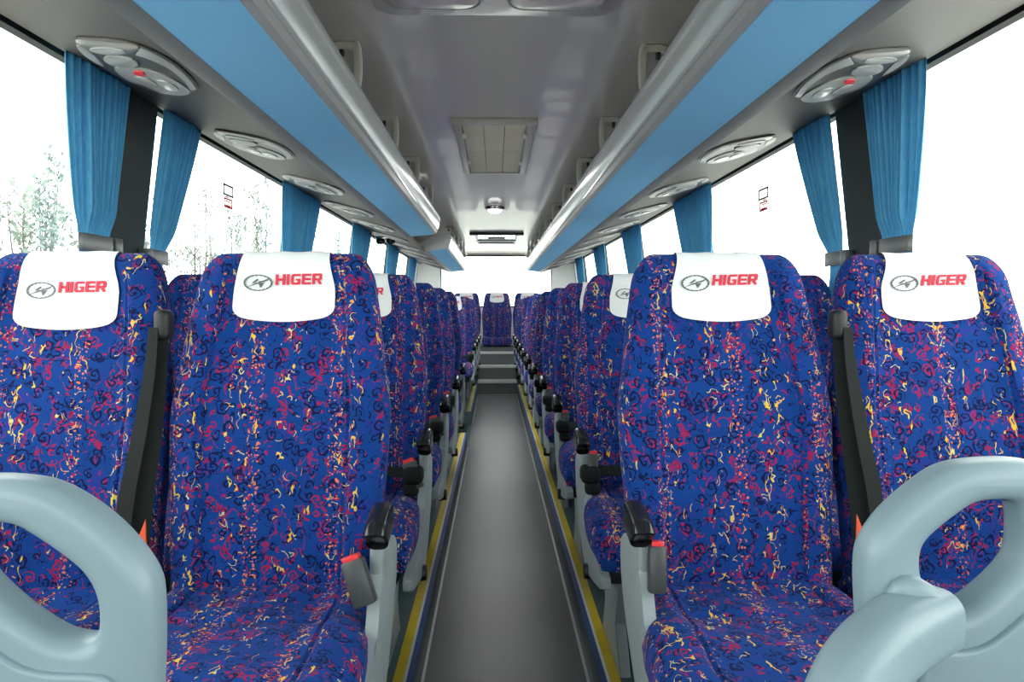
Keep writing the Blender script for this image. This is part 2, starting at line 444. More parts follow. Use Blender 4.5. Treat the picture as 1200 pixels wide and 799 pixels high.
_cache = {}
def make_seat(name, label, side, aisle, low=0):
    """side +1 = right of the aisle, -1 = left; aisle seats carry the side cover, armrest and belts"""
    t = thing(name, label, 'seat')
    sg = -side                                    # direction of the aisle in local x
    from_bm('backrest', backrest_bm(), M['fabric'], t, uv=True)
    lo = (.212, .238) if (aisle and sg < 0) else (.212, .214)
    hi = (.212, .238) if (aisle and sg > 0) else (.212, .214)
    from_bm('seat_cushion', cushion_bm(lo[0], hi[0], lo[1], hi[1]), M['fabric'], t, uv=True)
    cov = from_bm('headrest_cover', cover_bm(low), M['cloth'], t)
    from_bm('lettering', lettering_bm(low), M['red_print'], cov, smooth=False)
    from_bm('emblem', emblem_bm(low), M['grey_print'], cov, smooth=False)
    bm = bmesh.new(); box(bm, -.195, .195, -.40, .10, .30, .352, .015)
    box(bm, -.15, .15, -.36, .08, .27, .30, .008)
    from_bm('seat_base', bm, M['dark_metal'], t)
    for x in (-.13, .13):
        bm = bmesh.new()
        prism(bm, [(x-.015, -.30, .28), (x-.015, .0, .28), (x-.015, -.06, .12), (x-.015, -.02, .02), (x-.015, .02, .0), (x-.015, -.32, .0), (x-.015, -.30, .02), (x-.015, -.22, .12)], (.03, 0, 0), .005)
        from_bm('leg', bm, M['grey_plastic'], t)
    # shell on the back of the backrest
    bm = bmesh.new(); g = []
    for s in [.02+.03*k for k in range(19)]:
        g.append([bm.verts.new(bback(u*.93, s)+Vector((0, .006 if abs(u) < .95 else -.003, 0))) for u in [-1, -.96, -.7, -.35, 0, .35, .7, .96, 1]])
    for A, B in zip(g, g[1:]):
        for j in range(8): bm.faces.new((A[j], A[j+1], B[j+1], B[j]))
    from_bm('back_shell', bm, M['grey_plastic'], t)
    if aisle:
        ax = sg*(.2235 if side > 0 else .240)
        poly = [(.08, .52), (.055, .44), (-.04, .355), (-.16, .285), (-.27, .27), (-.40, .285), (-.56, .315), (-.61, .330), (-.625, .342), (-.59, .352),
                (-.50, .362), (-.36, .385), (-.24, .42), (-.20, .455), (-.165, .505), (-.12, .545), (.0, .555)]
        pts = [Vector(p) for p in [(ax, y, z) for y, z in poly]]
        # near the front the shield only hugs the cushion, so it is kept shorter than one pitch
        pts = [Vector((ax, max(p.y, -.60)*.80, p.z)) for p in smooth_path(pts, 4, True)]
        bm = bmesh.new(); prism(bm, pts, (-sg*.022, 0, 0), .007, 3)
        from_bm('side_cover', bm, M['grey_plastic'], t)
        bm = bmesh.new()
        path = smooth_path([(ax-sg*.012, -.070, .50), (ax-sg*.010, -.088, .545), (ax-sg*.006, -.100, .59), (ax-sg*.004, -.09, .625)], 5)
        sweep(bm, path, rrect(.024, .070, .009), up=(0, 1, 0))
        post = from_bm('armrest', bm, M['grey_plastic'], t)
        bm = bmesh.new()
        pdx = -sg*.003 if side < 0 else sg*.004
        path = smooth_path([(ax+pdx, -.160, .600), (ax+pdx, -.154, .606), (ax+pdx, -.135, .611), (ax+pdx, -.11, .616), (ax+pdx, -.085, .618)], 5)
        sweep(bm, path, rrect(.038, .058, .013), up=(0, 0, 1), scale=lambda q: min(1, .72+q*4))
        from_bm('armrest_pad', bm, M['black_gloss'], post)
        # buckle with its red button
        tilt = Matrix.Translation((ax-sg*(.024 if side > 0 else .022), -.150, .502 if side > 0 else .486)) @ Matrix.Rotation(-sg*math.radians(20 if side < 0 else 2), 4, 'Y') @ Matrix.Rotation(math.radians(-12), 4, 'X')
        b2 = bmesh.new(); bwd = .015 if side > 0 else .020; box(b2, -bwd, bwd, -.013, .013, 0, .080, .005); bm = bmesh.new(); merge(bm, b2, tilt)
        bk = from_bm('buckle', bm, M['buckle'], t)
        b2 = bmesh.new(); box(b2, -bwd*.75, bwd*.75, -.0105, .008, .074, .088, .002); bm = bmesh.new(); merge(bm, b2, tilt)
        from_bm('release_button', bm, M['red'], bk)
        bm = bmesh.new(); box(bm, ax-sg*.03-.008, ax-sg*.03+.008, -.30, -.19, .335, .375, .006)
        from_bm('recline_lever', bm, M['black_gloss'], t)
        bm = bmesh.new(); lathe(bm, [(0, 0), (.02, 0), (.024, .006), (.02, .03), (0, .032)], (0, 0, 0), 14)
        bm2 = bmesh.new(); merge(bm2, bm, Matrix.Translation((ax-sg*.005, .02, .46)) @ Matrix.Rotation(-side*PI/2, 4, 'Y') if False else Matrix.Translation((ax-sg*.02, -.235, .275)) @ Matrix.Rotation(sg*PI/2, 4, 'Y'))
        from_bm('pivot_cap', bm2, M['black'], t)
        # shoulder belt in the gap towards the window seat
        ox = -sg
        guide = bmesh.new(); box(guide, ox*.221-.015, ox*.221+.015, .058, .098, .930, .99, .011, 3)
        bg = from_bm('belt_guide', guide, M['black'], t)
        bm = bmesh.new()
        for q, (dx, dy) in enumerate(((0, 0), (.012, -.012))):
            path = smooth_path([(ox*(.222+dx), .074+dy, .955), (ox*(.224+dx), .062+dy, .88), (ox*(.229+dx*1.5), .040+dy, .76), (ox*(.238+dx*2), .008+dy, .62), (ox*(.240+dx*1.5), -.022+dy, .50), (ox*.232, -.03, .475)], 6)
            sweep(bm, path, [(-.015, -.0012), (.015, -.0012), (.015, .0012), (-.015, .0012)], up=(.35*ox*(1 if q else -1), -1, 0), scale=lambda v: .75+.95*v)
        from_bm('shoulder_belt', bm, M['webbing'], t)
        bm = bmesh.new(); prism(bm, [(ox*.213, -.030, .53), (ox*.213, -.030, .60), (ox*.226, -.034, .565)], (0, .003, 0), .0008)
        from_bm('belt_label', bm, M['orange'], t)
    return t
def lap_belt(t, side, kind):
    sg = -side; ax = sg*.2235
    bm = bmesh.new()
    path = smooth_path([(ax-sg*.33, .02, .50), (ax-sg*.22, -.03, .508), (ax-sg*.10, -.07, .515), (ax-sg*.045, -.10, .52), (ax-sg*.015, -.13, .505)], 6)
    sweep(bm, path, rrect(.045, .006, .002, 2), up=(0, -.5, 1))
    box(bm, ax-sg*.018-.028, ax-sg*.018+.028, -.175, -.115, .50, .548, .014, 3)
    box(bm, ax-sg*.025-.022, ax-sg*.025+.022, -.165, -.11, .465, .503, .012, 3)
    from_bm('lap_belt', bm, M['webbing'], t)

def children(o): return list(o.children)
def copy_tree(o, parent=None):
    c = o.copy(); C.objects.link(c); c.parent = parent
    for ch in children(o): copy_tree(ch, c)
    return c

XA, XW = .4585, .908
PITCH, Y0 = .78, 1.30
ORD = ['front', 'second', 'third', 'fourth', 'fifth', 'sixth', 'seventh', 'eighth', 'ninth', 'tenth', 'eleventh']
G = 'blue patterned coach seats'; bare = []
for side in (1, -1):
    sn = 'right' if side > 0 else 'left'
    rows = list(range(11)) if side > 0 else [0, 1, 2, 3, 4, 7, 8, 9, 10]
    for aisle in (True, False):
        protos = {}
        for i in rows:
            key = min(i, 1)
            if key not in protos:
                t = make_seat('coach_seat', 'x', side, aisle, .016 if side < 0 and not aisle and i == 0 else 0)
                if aisle and key == 1: lap_belt(t, side, 0)
                protos[key] = t
                if key == 1 and not aisle: protos[key] = copy_tree(t); spare = protos[key]
            elif key == 1 and not aisle and spare is not None: t = spare; spare = None; 
            else: t = copy_tree(protos[key])
            t.location = (side*(XA if aisle else (XW if side > 0 else .903)), Y0+PITCH*i, .115 if i == 0 else .108)
            t['group'] = G
            where = 'aisle' if aisle else 'window'
            if i == 0:
                lab = f'blue patterned {where} seat of the front row, {sn} side, with white headrest cover'
            elif side < 0 and i >= 7:
                k = ['first', 'second', 'third', 'last'][i-7]
                lab = f'blue patterned {where} seat, left side, {k} row behind the side-door gap'
            else:
                k = 'last' if i == 10 else ORD[i]
                lab = f'blue patterned {where} seat, {sn} side, {k} row from the camera'
            t['label'] = lab
            if i == 1 and not aisle:                # these two show bare fabric at the top
                bare.append(t)
for t in bare:
    for ch in list(t.children):
        if ch.name.startswith('headrest_cover'):
            for g in list(ch.children): bpy.data.objects.remove(g)
            bpy.data.objects.remove(ch)
# rear bench: five seats across
bench = None
for k, (x, lab) in enumerate([(0, 'rear bench seat in the middle, facing down the aisle'),
                              (-.455, 'rear bench seat just left of the middle one'), (.455, 'rear bench seat just right of the middle one'),
                              (-.908, 'rear bench seat at the left window'), (.908, 'rear bench seat at the right window')]):
    if bench is None: bench = t = make_seat('bench_seat', lab, 1, False)
    else: t = copy_tree(bench)
    t['label'] = lab; t['group'] = 'rear bench seats'; t['category'] = 'seat'; t.location = (x+.01, 10.0, .215)

# ------------------------------------------------------------------ floor, platforms, steps
YF, YR = -1.4, 10.62
XL, XR = -.242, .262
bm = bmesh.new(); box(bm, XL, XR, YF, 8.72, -.06, 0)
struct(from_bm('floor', bm, M['mat'], smooth=False))
def plat(name, x0, x1, y0, y1):
    bm = bmesh.new(); box(bm, x0, x1, y0, y1, -.06, .12)
    struct(from_bm(name, bm, M['platform'], smooth=False))
XO = 1.24
plat('floor_right', XR+.004, XO, YF, YR)
plat('floor_left', -XO, XL-.004, YF, 5.35)
plat('floor_left_rear', -XO, XL-.004, 6.45, YR)
# side door steps going down on the left
bm = bmesh.new(); box(bm, -.62, XL-.004, 5.35, 6.45, -.22, -.10); box(bm, -XO, -.62, 5.35, 6.45, -.5, -.34); box(bm, -.64, -.60, 5.35, 6.45, -.34, -.10); box(bm, -XO, XL-.004, 5.31, 5.349, -.55, .119); box(bm, -XO, XL-.004, 6.451, 6.49, -.55, .119); box(bm, XL-.03, XL-.005, 5.35, 6.45, -.55, .0)
struct(from_bm('floor_stairwell', bm, M['riser'], smooth=False))
tn = 0
def trim(bm, mat, smooth=False):
    global tn; tn += 1
    return struct(from_bm('trim_%d' % tn, bm, mat, smooth=smooth))
for sgn, xe in ((-1, XL), (1, XR)):
    segs = [(YF, 5.35), (6.45, 8.72)] if sgn < 0 else [(YF, 8.72)]
    def strips(x0, x1, z0, z1, mat):
        bm = bmesh.new(); a, b = sorted((xe+sgn*x0, xe+sgn*x1))
        for y0, y1 in segs: box(bm, a, b, y0, y1, z0, z1)
        trim(bm, mat)
    strips(-.001, .0035, .003, .119, M['riser'])
    strips(-.010, -.002, .0, .006, M['alu'])
    strips(-.003, .014, .1195, .1235, M['blue_line'])
    strips(.014, .022, .1195, .1235, M['white_line'])
    strips(.022, .050, .1195, .1228, M['yellow'])
# rear steps
for k, (y0, z0, z1) in enumerate([(8.72, -.06, .160), (9.02, .160, .330), (9.32, .330, .494)]):
    bm = bmesh.new(); box(bm, XL+.002, XR-.002, y0, YR-.01, z0, z1-.004)
    struct(from_bm('floor_step_%d' % (k+1), bm, M['step'], smooth=False))
    bm = bmesh.new(); box(bm, XL, XR, y0-.012, y0+.30, z1-.004, z1, 0); box(bm, XL, XR, y0-.014, y0-.001, z1-.022, z1-.0035)
    trim(bm, M['nosing'])
bm = bmesh.new(); box(bm, XL-.004, XR+.004, 9.56, YR-.02, .495, .555)
box(bm, -1.16, XL-.006, 9.50, YR-.02, .121, .53); box(bm, XR+.006, 1.16, 9.50, YR-.02, .121, .53)
struct(from_bm('floor_rear_bench', bm, M['step'], smooth=False))
bm = bmesh.new(); box(bm, XL+.02, XR-.02, 8.60, 8.66, .0002, .004)
trim(bm, M['alu'])

# ------------------------------------------------------------------ walls, windows
def wx(z): return 1.155 + .125*(1.765-z) if z > 1.2 else 1.2256
ZS, ZW = .80, 1.782                       # sill and head of the side windows
PY = [2.20, 3.95, 5.70, 7.45, 9.20]
def wall_slab(bm, sg, y0, y1, zs, th=.03, inn=0):
    for a, b in zip(zs, zs[1:]):
        xa, xb = wx(a)-inn, wx(b)-inn
        vs = []
        for y in (y0, y1):
            for z, x in ((a, xa), (b, xb), (b, xb+th), (a, xa+th)): vs.append(bm.verts.new((sg*x, y, z)))
        for f in ((0,1,2,3), (4,5,6,7), (0,1,5,4), (1,2,6,5), (2,3,7,6), (3,0,4,7)): bm.faces.new([vs[i] for i in f])
wn = 0
for sg, nm in ((-1, 'left'), (1, 'right')):
    bm = bmesh.new(); wall_slab(bm, sg, YF, YR, [-.55, .12, ZS]); wall_slab(bm, sg, YF, YR, [ZW, 1.96])
    wall_slab(bm, sg, 10.15, YR, [ZS, 1.2, ZW])
    struct(from_bm('wall_'+nm, bm, M['wall'], smooth=False))
    edges = [YF] + PY + [10.15]
    for k in range(len(edges)-1):
        wn += 1
        bm = bmesh.new(); wall_slab(bm, sg, edges[k]+.03, edges[k+1]-.03, [ZS+.02, 1.2, ZW-.01], .004, -.012)
        g = struct(from_bm('window_%d' % wn, bm, M['glass'], smooth=False))
        bm = bmesh.new()
        wall_slab(bm, sg, edges[k], edges[k+1], [ZW-.016, ZW+.01], .03, .004)
        wall_slab(bm, sg, edges[k], edges[k+1], [ZS-.01, ZS+.03], .03, .004)
        from_bm('window_seal', bm, M['black_rubber'], g, smooth=False)
    for k, y in enumerate(PY):
        bm = bmesh.new(); a, b = (.125, .12) if k == 0 else (.07, .07)
        wall_slab(bm, sg, y-a, y+b, [.55, .9, 1.2, 1.5, 1.80], .05, .022)
        bmesh.ops.remove_doubles(bm, verts=bm.verts[:], dist=1e-5)
        trim(bm, M['pillar'])
# rear wall and rear window
RZ0, RZ1 = 1.12, 1.735
bm = bmesh.new()
box(bm, -1.26, 1.26, 10.60, 10.64, .12, RZ0); prism(bm, [(-1.26, 10.6, RZ1), (-.62, 10.6, RZ1), (-.46, 10.6, 1.90), (-.46, 10.6, 1.97), (-1.26, 10.6, 1.97)], (0, .04, 0)); prism(bm, [(1.26, 10.6, RZ1), (.62, 10.6, RZ1), (.46, 10.6, 1.90), (.46, 10.6, 1.97), (1.26, 10.6, 1.97)], (0, .04, 0)); box(bm, -.455, .455, 10.60, 10.64, 1.905, 1.97)
box(bm, -1.26, -.86, 10.60, 10.64, RZ0, RZ1); box(bm, .86, 1.26, 10.60, 10.64, RZ0, RZ1)
struct(from_bm('wall_rear', bm, M['white_wall'], smooth=False))
wn += 1; bm = bmesh.new(); prism(bm, [(-.86, 10.615, RZ0), (.86, 10.615, RZ0), (.86, 10.615, RZ1), (.63, 10.615, RZ1), (.47, 10.615, 1.905), (-.47, 10.615, 1.905), (-.63, 10.615, RZ1), (-.86, 10.615, RZ1)], (0, .005, 0))
rw = struct(from_bm('window_%d' % wn, bm, M['glass'], smooth=False))
bm = bmesh.new(); sweep(bm, [(x, 10.592, z) for x, z in ((-.85, RZ0), (.85, RZ0), (.85, RZ1), (.63, RZ1), (.47, 1.90), (-.47, 1.90), (-.63, RZ1), (-.85, RZ1))], rrect(.02, .02, .004, 2), up=(0, 1, 0), closed=True)
from_bm('window_seal', bm, M['black_rubber'], rw)
bm = bmesh.new(); box(bm, -1.26, 1.26, YF-.04, YF, -.06, .98); box(bm, -1.26, 1.26, YF-.04, YF, 1.72, 1.97)
box(bm, -1.26, -1.1, YF-.04, YF, .98, 1.72); box(bm, 1.1, 1.26, YF-.04, YF, .98, 1.72)
struct(from_bm('wall_front', bm, M['wall'], smooth=False))
wn += 1; bm = bmesh.new(); box(bm, -1.1, 1.1, YF-.025, YF-.02, .98, 1.72); struct(from_bm('window_%d' % wn, bm, M['glass'], smooth=False))
# the slanting rear pillars beside the rear window, white
for sg in (-1, 1):
    bm = bmesh.new(); prism(bm, [(sg*.86, 10.55, 1.12), (sg*1.2, 10.2, 1.12), (sg*1.2, 10.2, 1.76), (sg*.86, 10.55, 1.76)], (sg*.02, .03, 0))
    trim(bm, M['white_wall'])

# ceiling
bm = bmesh.new(); prof = [(-1.17, 1.80), (-1.10, 1.87), (-.95, 1.915), (-.62, 1.93), (0, 1.935), (.62, 1.93), (.95, 1.915), (1.10, 1.87), (1.17, 1.80)]
up = [(x, z+.03) for x, z in prof][::-1]
VX, VY0, VY1 = .235, 7.62, 8.62
prism(bm, [(x, YF, z) for x, z in prof+up], (0, VY0-YF, 0)); prism(bm, [(x, VY1, z) for x, z in prof+up], (0, YR-VY1, 0))
for sg in (-1, 1):
    hp = [(sg*VX, 1.935)] + [p for p in prof if p[0]*sg > .3][::1 if sg > 0 else -1]
    prism(bm, [(x, VY0, z) for x, z in hp + [(x, z+.03) for x, z in hp][::-1]], (0, VY1-VY0, 0))
struct(from_bm('ceiling', bm, M['ceiling']))
# overhead service duct along both sides
for sg in (-1, 1):
    pr = [(.672, 1.622), (1.135, 1.7715), (1.135, 1.79), (.672, 1.66)]
    bm = bmesh.new(); prism(bm, [(sg*x, YF, z) for x, z in pr], (0, 10.15-YF, 0), .004)
    trim(bm, M['service'])

# ------------------------------------------------------------------ luggage racks
RAIL = [(.462, 1.649), (.452, 1.652), (.446, 1.672), (.441, 1.676), (.438, 1.690), (.434, 1.694), (.431, 1.708), (.4275, 1.712), (.4255, 1.732),
        (.422, 1.737), (.421, 1.755), (.4225, 1.772), (.429, 1.782), (.442, 1.786), (.455, 1.780), (.475, 1.70), (.475, 1.66)]
def rack(sg, y0, y1, label):
    t = thing('luggage_rack', label, 'luggage rack', (0, 0, 0), 'overhead luggage racks')
    bm = bmesh.new(); prism(bm, [(sg*x, y0, z) for x, z in RAIL[2:]+[(.470, 1.668)]], (0, y1-y0, 0))
    from_bm('rack_rail', bm, M['silver'], t)
    bm = bmesh.new(); prism(bm, [(sg*x, y0, z) for x, z in ((.444, 1.673), (.450, 1.655), (.464, 1.648), (.480, 1.648), (.480, 1.668))], (0, y1-y0, 0))
    from_bm('rail_base', bm, M['rail_base'], t)
    bm = bmesh.new(); prism(bm, [(sg*x, y0, z) for x, z in ((.468, 1.6465), (.636, 1.631), (.636, 1.645), (.468, 1.6645))], (0, y1-y0, 0))
    from_bm('underside_panel', bm, M['blue'], t)
    bm = bmesh.new(); prism(bm, [(sg*x, y0, z) for x, z in ((.636, 1.630), (.655, 1.622), (.676, 1.621), (.676, 1.66), (.636, 1.66))], (0, y1-y0, 0))
    from_bm('edge_strip', bm, M['strip'], t)
    bm = bmesh.new(); prism(bm, [(sg*x, y0, z) for x, z in ((.47, 1.668), (.66, 1.668), (1.05, 1.80), (1.05, 1.81), (.66, 1.68), (.47, 1.68))], (0, y1-y0, 0))
    from_bm('shelf', bm, M['rail_base'], t)
    for y in (y0, y1-.012):
        bm = bmesh.new(); prism(bm, [(sg*x, y+(-.002 if y == y0 else .002), z) for x, z in ((.43, 1.745), (.45, 1.665), (.47, 1.650), (.655, 1.626), (.67, 1.64), (.72, 1.70), (.60, 1.76), (.46, 1.775))], (0, .012, 0), .002)
        from_bm('end_cap', bm, M['rail_base'], t)
    return t
rack(1, YF+.02, 10.1, 'blue-bottomed luggage rack with silver rail running along the whole right side')
rack(-1, YF+.02, 5.08, 'blue-bottomed luggage rack with silver rail over the nearer left seats')
rack(-1, 6.35, 10.1, 'short luggage rack over the far left seats, behind the gap')
# brackets holding the rack rail to the ceiling
def bracket():
    t = thing('rack_bracket', 'x', 'bracket')
    bm = bmesh.new()
    path = smooth_path([(.455, 0, -.165), (.447, 0, -.12), (.444, 0, -.07), (.447, 0, -.02), (.456, 0, -.006)], 5)
    sweep(bm, path, rrect(.028, .020, .007), up=(0, 1, 0))
    from_bm('upright', bm, M['beige'], t)
    bm = bmesh.new(); sweep(bm, smooth_path([(.440, 0, -.014), (.47, 0, -.013), (.50, 0, -.012), (.512, 0, -.018)], 4), rrect(.026, .020, .006), up=(0, 1, 0))
    from_bm('ceiling_arm', bm, M['beige'], t)
    bm = bmesh.new(); box(bm, .485, .500, -.008, .008, -.045, -.02, .004)
    from_bm('hook', bm, M['dark_metal'], t)
    return t
def mirror_mesh(t):
    for ch in t.children:
        ch.data.transform(Matrix.Scale(-1, 4, (1, 0, 0))); ch.data.flip_normals()
for sg in (1, -1):
    p = None; sn = 'right' if sg > 0 else 'left'
    k = 0
    for i in range(10):
        y = 2.17+.81*i
        if y > 9.8 or (sg < 0 and 5.0 < y < 6.35): continue
        if p is None:
            p = t = bracket()
            if sg < 0: mirror_mesh(t)
        else: t = copy_tree(p)
        t.location = (0, y, 1.93); t['group'] = 'beige rack brackets'
        pos = ['nearest', 'second nearest', 'third', 'fourth', 'fifth', 'sixth', 'seventh', 'eighth', 'ninth', 'tenth'][k] if y < 9.3 else 'farthest'
        t['label'] = f'beige bracket joining rack rail and ceiling, {pos} on the {sn} side'; k += 1

# ------------------------------------------------------------------ reading light and air vent units
SN = Vector((.32, 0, -1)).normalized()          # panel normal (right side), facing down
def unit_shapes():
    """outlines read off the nearest unit, laid back onto the sloping panel; returns local coords"""
    def P(cx, cy):
        px, py = 800+cx/3, cy/3
        r = (px-580)/(360-py); Z = .295/(1-.32*r)
        d = Z*800/(360-py); X = r*Z
        return Vector((X-.84, d-1.63, (X-.84)*.32))
    def E(cx, cy, rx, ry, rot=-20, n=20):
        out = []
        for i in range(n):
            a = 2*PI*i/n; u, v = rx*math.cos(a), ry*math.sin(a); q = math.radians(rot)
            out.append((cx+u*math.cos(q)-v*math.sin(q), cy+u*math.sin(q)+v*math.cos(q)))
        return out
    S = {}
    sp = lambda L, n=4: [(p.x, p.y) for p in smooth_path([(a, b, 0) for a, b in L], n, True)]
    S['bezel'] = sp([(375, 312), (420, 255), (490, 203), (580, 164), (650, 147), (730, 140), (803, 142), (790, 178), (735, 224), (645, 283), (560, 318), (490, 338), (425, 337)])
    S['grille'] = [(378, 314), (398, 283), (425, 255), (462, 225), (505, 198), (545, 178), (577, 164), (584, 175), (594, 191), (560, 200), (525, 213), (485, 232), (450, 256), (420, 285), (400, 318)]
    S['speaker_lens'] = sp([(583, 162), (650, 147), (730, 141), (800, 143), (778, 168), (730, 188), (660, 193), (605, 183)], 3)
    S['air_vent'] = E(690, 177, 62, 12, -2)
    S['reading_lamp'] = E(643, 217, 60, 20, -8)
    S['lamp_body'] = sp([(400, 325), (440, 290), (500, 262), (560, 245), (610, 238), (662, 240), (650, 262), (610, 290), (555, 306), (500, 328), (440, 337)], 3)
    S['switch_button'] = E(577, 256, 21, 9, -12, 12)
    S['side_wing'] = sp([(700, 240), (730, 205), (760, 180), (797, 160), (785, 185), (745, 218)], 3)
    S['vent_a'] = E(480, 298, 42, 12, -22); S['vent_b'] = E(553, 285, 42, 11, -22)
    return {k: [P(*q) for q in v] for k, v in S.items()}
US = unit_shapes()
M['lens_brown'] = plain('brown_grey_lens', (.17, .15, .14), .3)
M['nozzle'] = plain('pale_grey_nozzle', (.45, .45, .45), .25)
def light_unit(sg, first):
    t = thing('service_unit', 'x', 'reading light')
    def part(name, key, a, b, mat, bev=.002, parent=None):
        bm = bmesh.new(); pts = [p + SN*a for p in US[key]]
        prism(bm, pts, SN*(b-a), bev)
        if sg < 0:
            for v in bm.verts: v.co.x = -v.co.x
        return from_bm(name, bm, M[mat], parent or t)
    part('bezel', 'bezel', .0005, .004, 'mid_grey', .0015)
    part('grille', 'grille', .0035, .008, 'light_grey')
    part('speaker_lens', 'speaker_lens', .0035, .0075, 'lens_brown', .002)
    part('side_wing', 'side_wing', .0035, .0065, 'light_grey')
    part('air_vent', 'air_vent', .007, .010, 'light_grey', .002)
    part('reading_lamp', 'reading_lamp', .0035, .009, 'light_grey', .002)
    b = part('lamp_body', 'lamp_body', .0035, .008, 'light_grey', .002)
    part('air_nozzle', 'vent_a', .0075, .0115, 'nozzle', .002, b)
    part('air_nozzle', 'vent_b', .0075, .0115, 'nozzle', .002, b)
    part('switch_button', 'switch_button', .0075, .011, 'red' if first else 'mid_grey', .001, b)
    return t
UN = ['nearest', 'second nearest', 'third nearest', 'fourth', 'fifth', 'sixth', 'seventh', 'eighth', 'ninth', 'tenth', 'farthest']
for sg in (1, -1):
    p = None; sn = 'right' if sg > 0 else 'left'
    for i in range(11):
        p0 = light_unit(sg, i == 0) if i < 2 else copy_tree(p)
        p = p0 if i == 1 else p
        p0.location = (sg*(.856 if sg > 0 else .874), 1.70+.785*i, 1.622+.32*((.856 if sg > 0 else .874)-.672)); p0['group'] = 'overhead reading light units'
        p0['label'] = f'oval grey overhead unit with reading lamp and air vents, {UN[i]} on the {sn} side'

# ------------------------------------------------------------------ curtains
def curtain(sg, y_top0, y_top1, y_tie0, y_tie1, ztie, n_pleat, label, lead, seed):
    rnd = random.Random(seed)
    bm = bmesh.new(); NY = n_pleat*12; rows = []
    zt, zb = 1.772, .84
    ph = [rnd.uniform(-.5, .5) for _ in range(n_pleat+1)]
    for k in range(37):
        z = zt + (zb-zt)*k/36
        if z > ztie:
            q = (zt-z)/(zt-ztie); q = q**1.25
            a = y_top0 + (y_tie0-y_top0)*q; b = y_top1 + (y_tie1-y_top1)*q
        else:
            q = min(1, (ztie-z)/.3); g = .012*sstep(0, 1, q)
            a, b = y_tie0-g, y_tie1+g
        row = []
        for j in range(NY+1):
            u = j/NY
            amp = .0015 + .0155*sstep(.02, .10, abs(z-ztie)) * (1 if z > ztie else .5)
            f = 1 if (u > .22 if lead < 0 else u < .78) else .3      # the leading hem hangs flat
            q_ = math.sin(2*PI*u*n_pleat + ph[int(u*n_pleat)]*.8 + .3*math.sin(z*9+seed)); off = amp*f*math.copysign(abs(q_)**.7, q_)
            off += .004*math.sin(2*PI*u*2 + z*5)*sstep(.0, .10, abs(z-ztie))
            x = wx(z) - .046 + off
            row.append(bm.verts.new((sg*x, a+(b-a)*u, z)))
        rows.append(row)
    for A, B in zip(rows, rows[1:]):
        for j in range(NY): bm.faces.new((A[j], A[j+1], B[j+1], B[j]))
    o = from_bm('window_curtain', bm, M['curtain']); md = o.modifiers.new('thickness', 'SOLIDIFY'); md.thickness = .0015
    tag(o, label, 'curtain', 'blue window curtains')
    return o
def tieback(sg, y0, y1, z, outdir, label):
    t = thing('curtain_tieback', label, 'curtain strap', (0, 0, 0), 'grey curtain straps')
    bm = bmesh.new(); x = sg*(wx(z)-.062)
    path = [(x+sg*.012, y0, z), (x+sg*.004, y0+.006, z), (x, y0+.02, z), (x, y1-.02, z), (x+sg*.004, y1-.006, z), (x+sg*.012, y1, z)]
    sweep(bm, path, rrect(.004, .048, .0015, 2), up=(0, 0, 1))
    from_bm('strap', bm, M['tie'], t)
    e = y1 if outdir > 0 else y0
    bm = bmesh.new(); xs = sorted((x-sg*.004, x+sg*.030)); ys = sorted((e+outdir*.001, e+outdir*.036))
    box(bm, xs[0], xs[1], ys[0], ys[1], z-.025, z+.025, .004)
    from_bm('clasp', bm, M['tie'], t)
for sg in (-1, 1):
    sn = 'left' if sg < 0 else 'right'
    for k, y in enumerate(PY):
        w = ['nearest', 'second', 'third', 'fourth', 'farthest'][k]
        if k == 0: a = (1.80, 2.085, 1.93, 2.07); b = (2.32, 2.58, 2.315, 2.41)
        else: a = (y-.36, y-.012, y-.20, y-.03); b = (y+.012, y+.36, y+.03, y+.20)
        z1, z2 = (1.292, 1.278)
        curtain(sg, *a, z1, 11 if k == 0 else 8, f'blue pleated curtain on the near side of the {w} {sn} window pillar', -1, k+10*sg)
        curtain(sg, *b, z2, 9 if k == 0 else 8, f'blue pleated curtain on the far side of the {w} {sn} window pillar', 1 if False else -1, k+50+10*sg)
        if k < 3:
            tieback(sg, a[2]-.014, a[3]+.010, z1, 1, f'grey strap holding the curtain on the near side of the {w} {sn} pillar')
            tieback(sg, b[2]-.010, b[3]+.014, z2, -1, f'grey strap holding the curtain on the far side of the {w} {sn} pillar')

# window stickers
def sticker(sg, yc, zc, h, label):
    o = None; x = wx(zc)-.002
    t = thing('window_sticker', label, 'sticker', (sg*x, yc, zc), 'exit instruction stickers')
    def fr(name, y0, y1, z0, z1, mat, w):
        bm = bmesh.new()
        for q in ((y0, y1, z1-w, z1), (y0, y1, z0, z0+w), (y0, y0+w*1.2, z0, z1), (y1-w*1.2, y1, z0, z1)): box(bm, -.0008, .0008, *q)
        return from_bm(name, bm, mat, t, smooth=False)
    fr('upper_panel', -.055, .055, .005, h, M['grey_print'], .009)
    fr('lower_panel', -.05, .04, -h*.85, -.004, M['red_print'], .008)
    bm = bmesh.new()
    for i in range(3): box(bm, -.0008, .0008, -.035, .025-.01*i, -h*.7+i*.018, -h*.7+i*.018+.006)
    from_bm('printed_lines', bm, M['red_print'], t, smooth=False)
sticker(-1, 3.02, 1.585, .055, 'small red-edged exit notice stuck on the left side window')
sticker(1, 3.04, 1.585, .055, 'small red-edged exit notice stuck on the right side window')

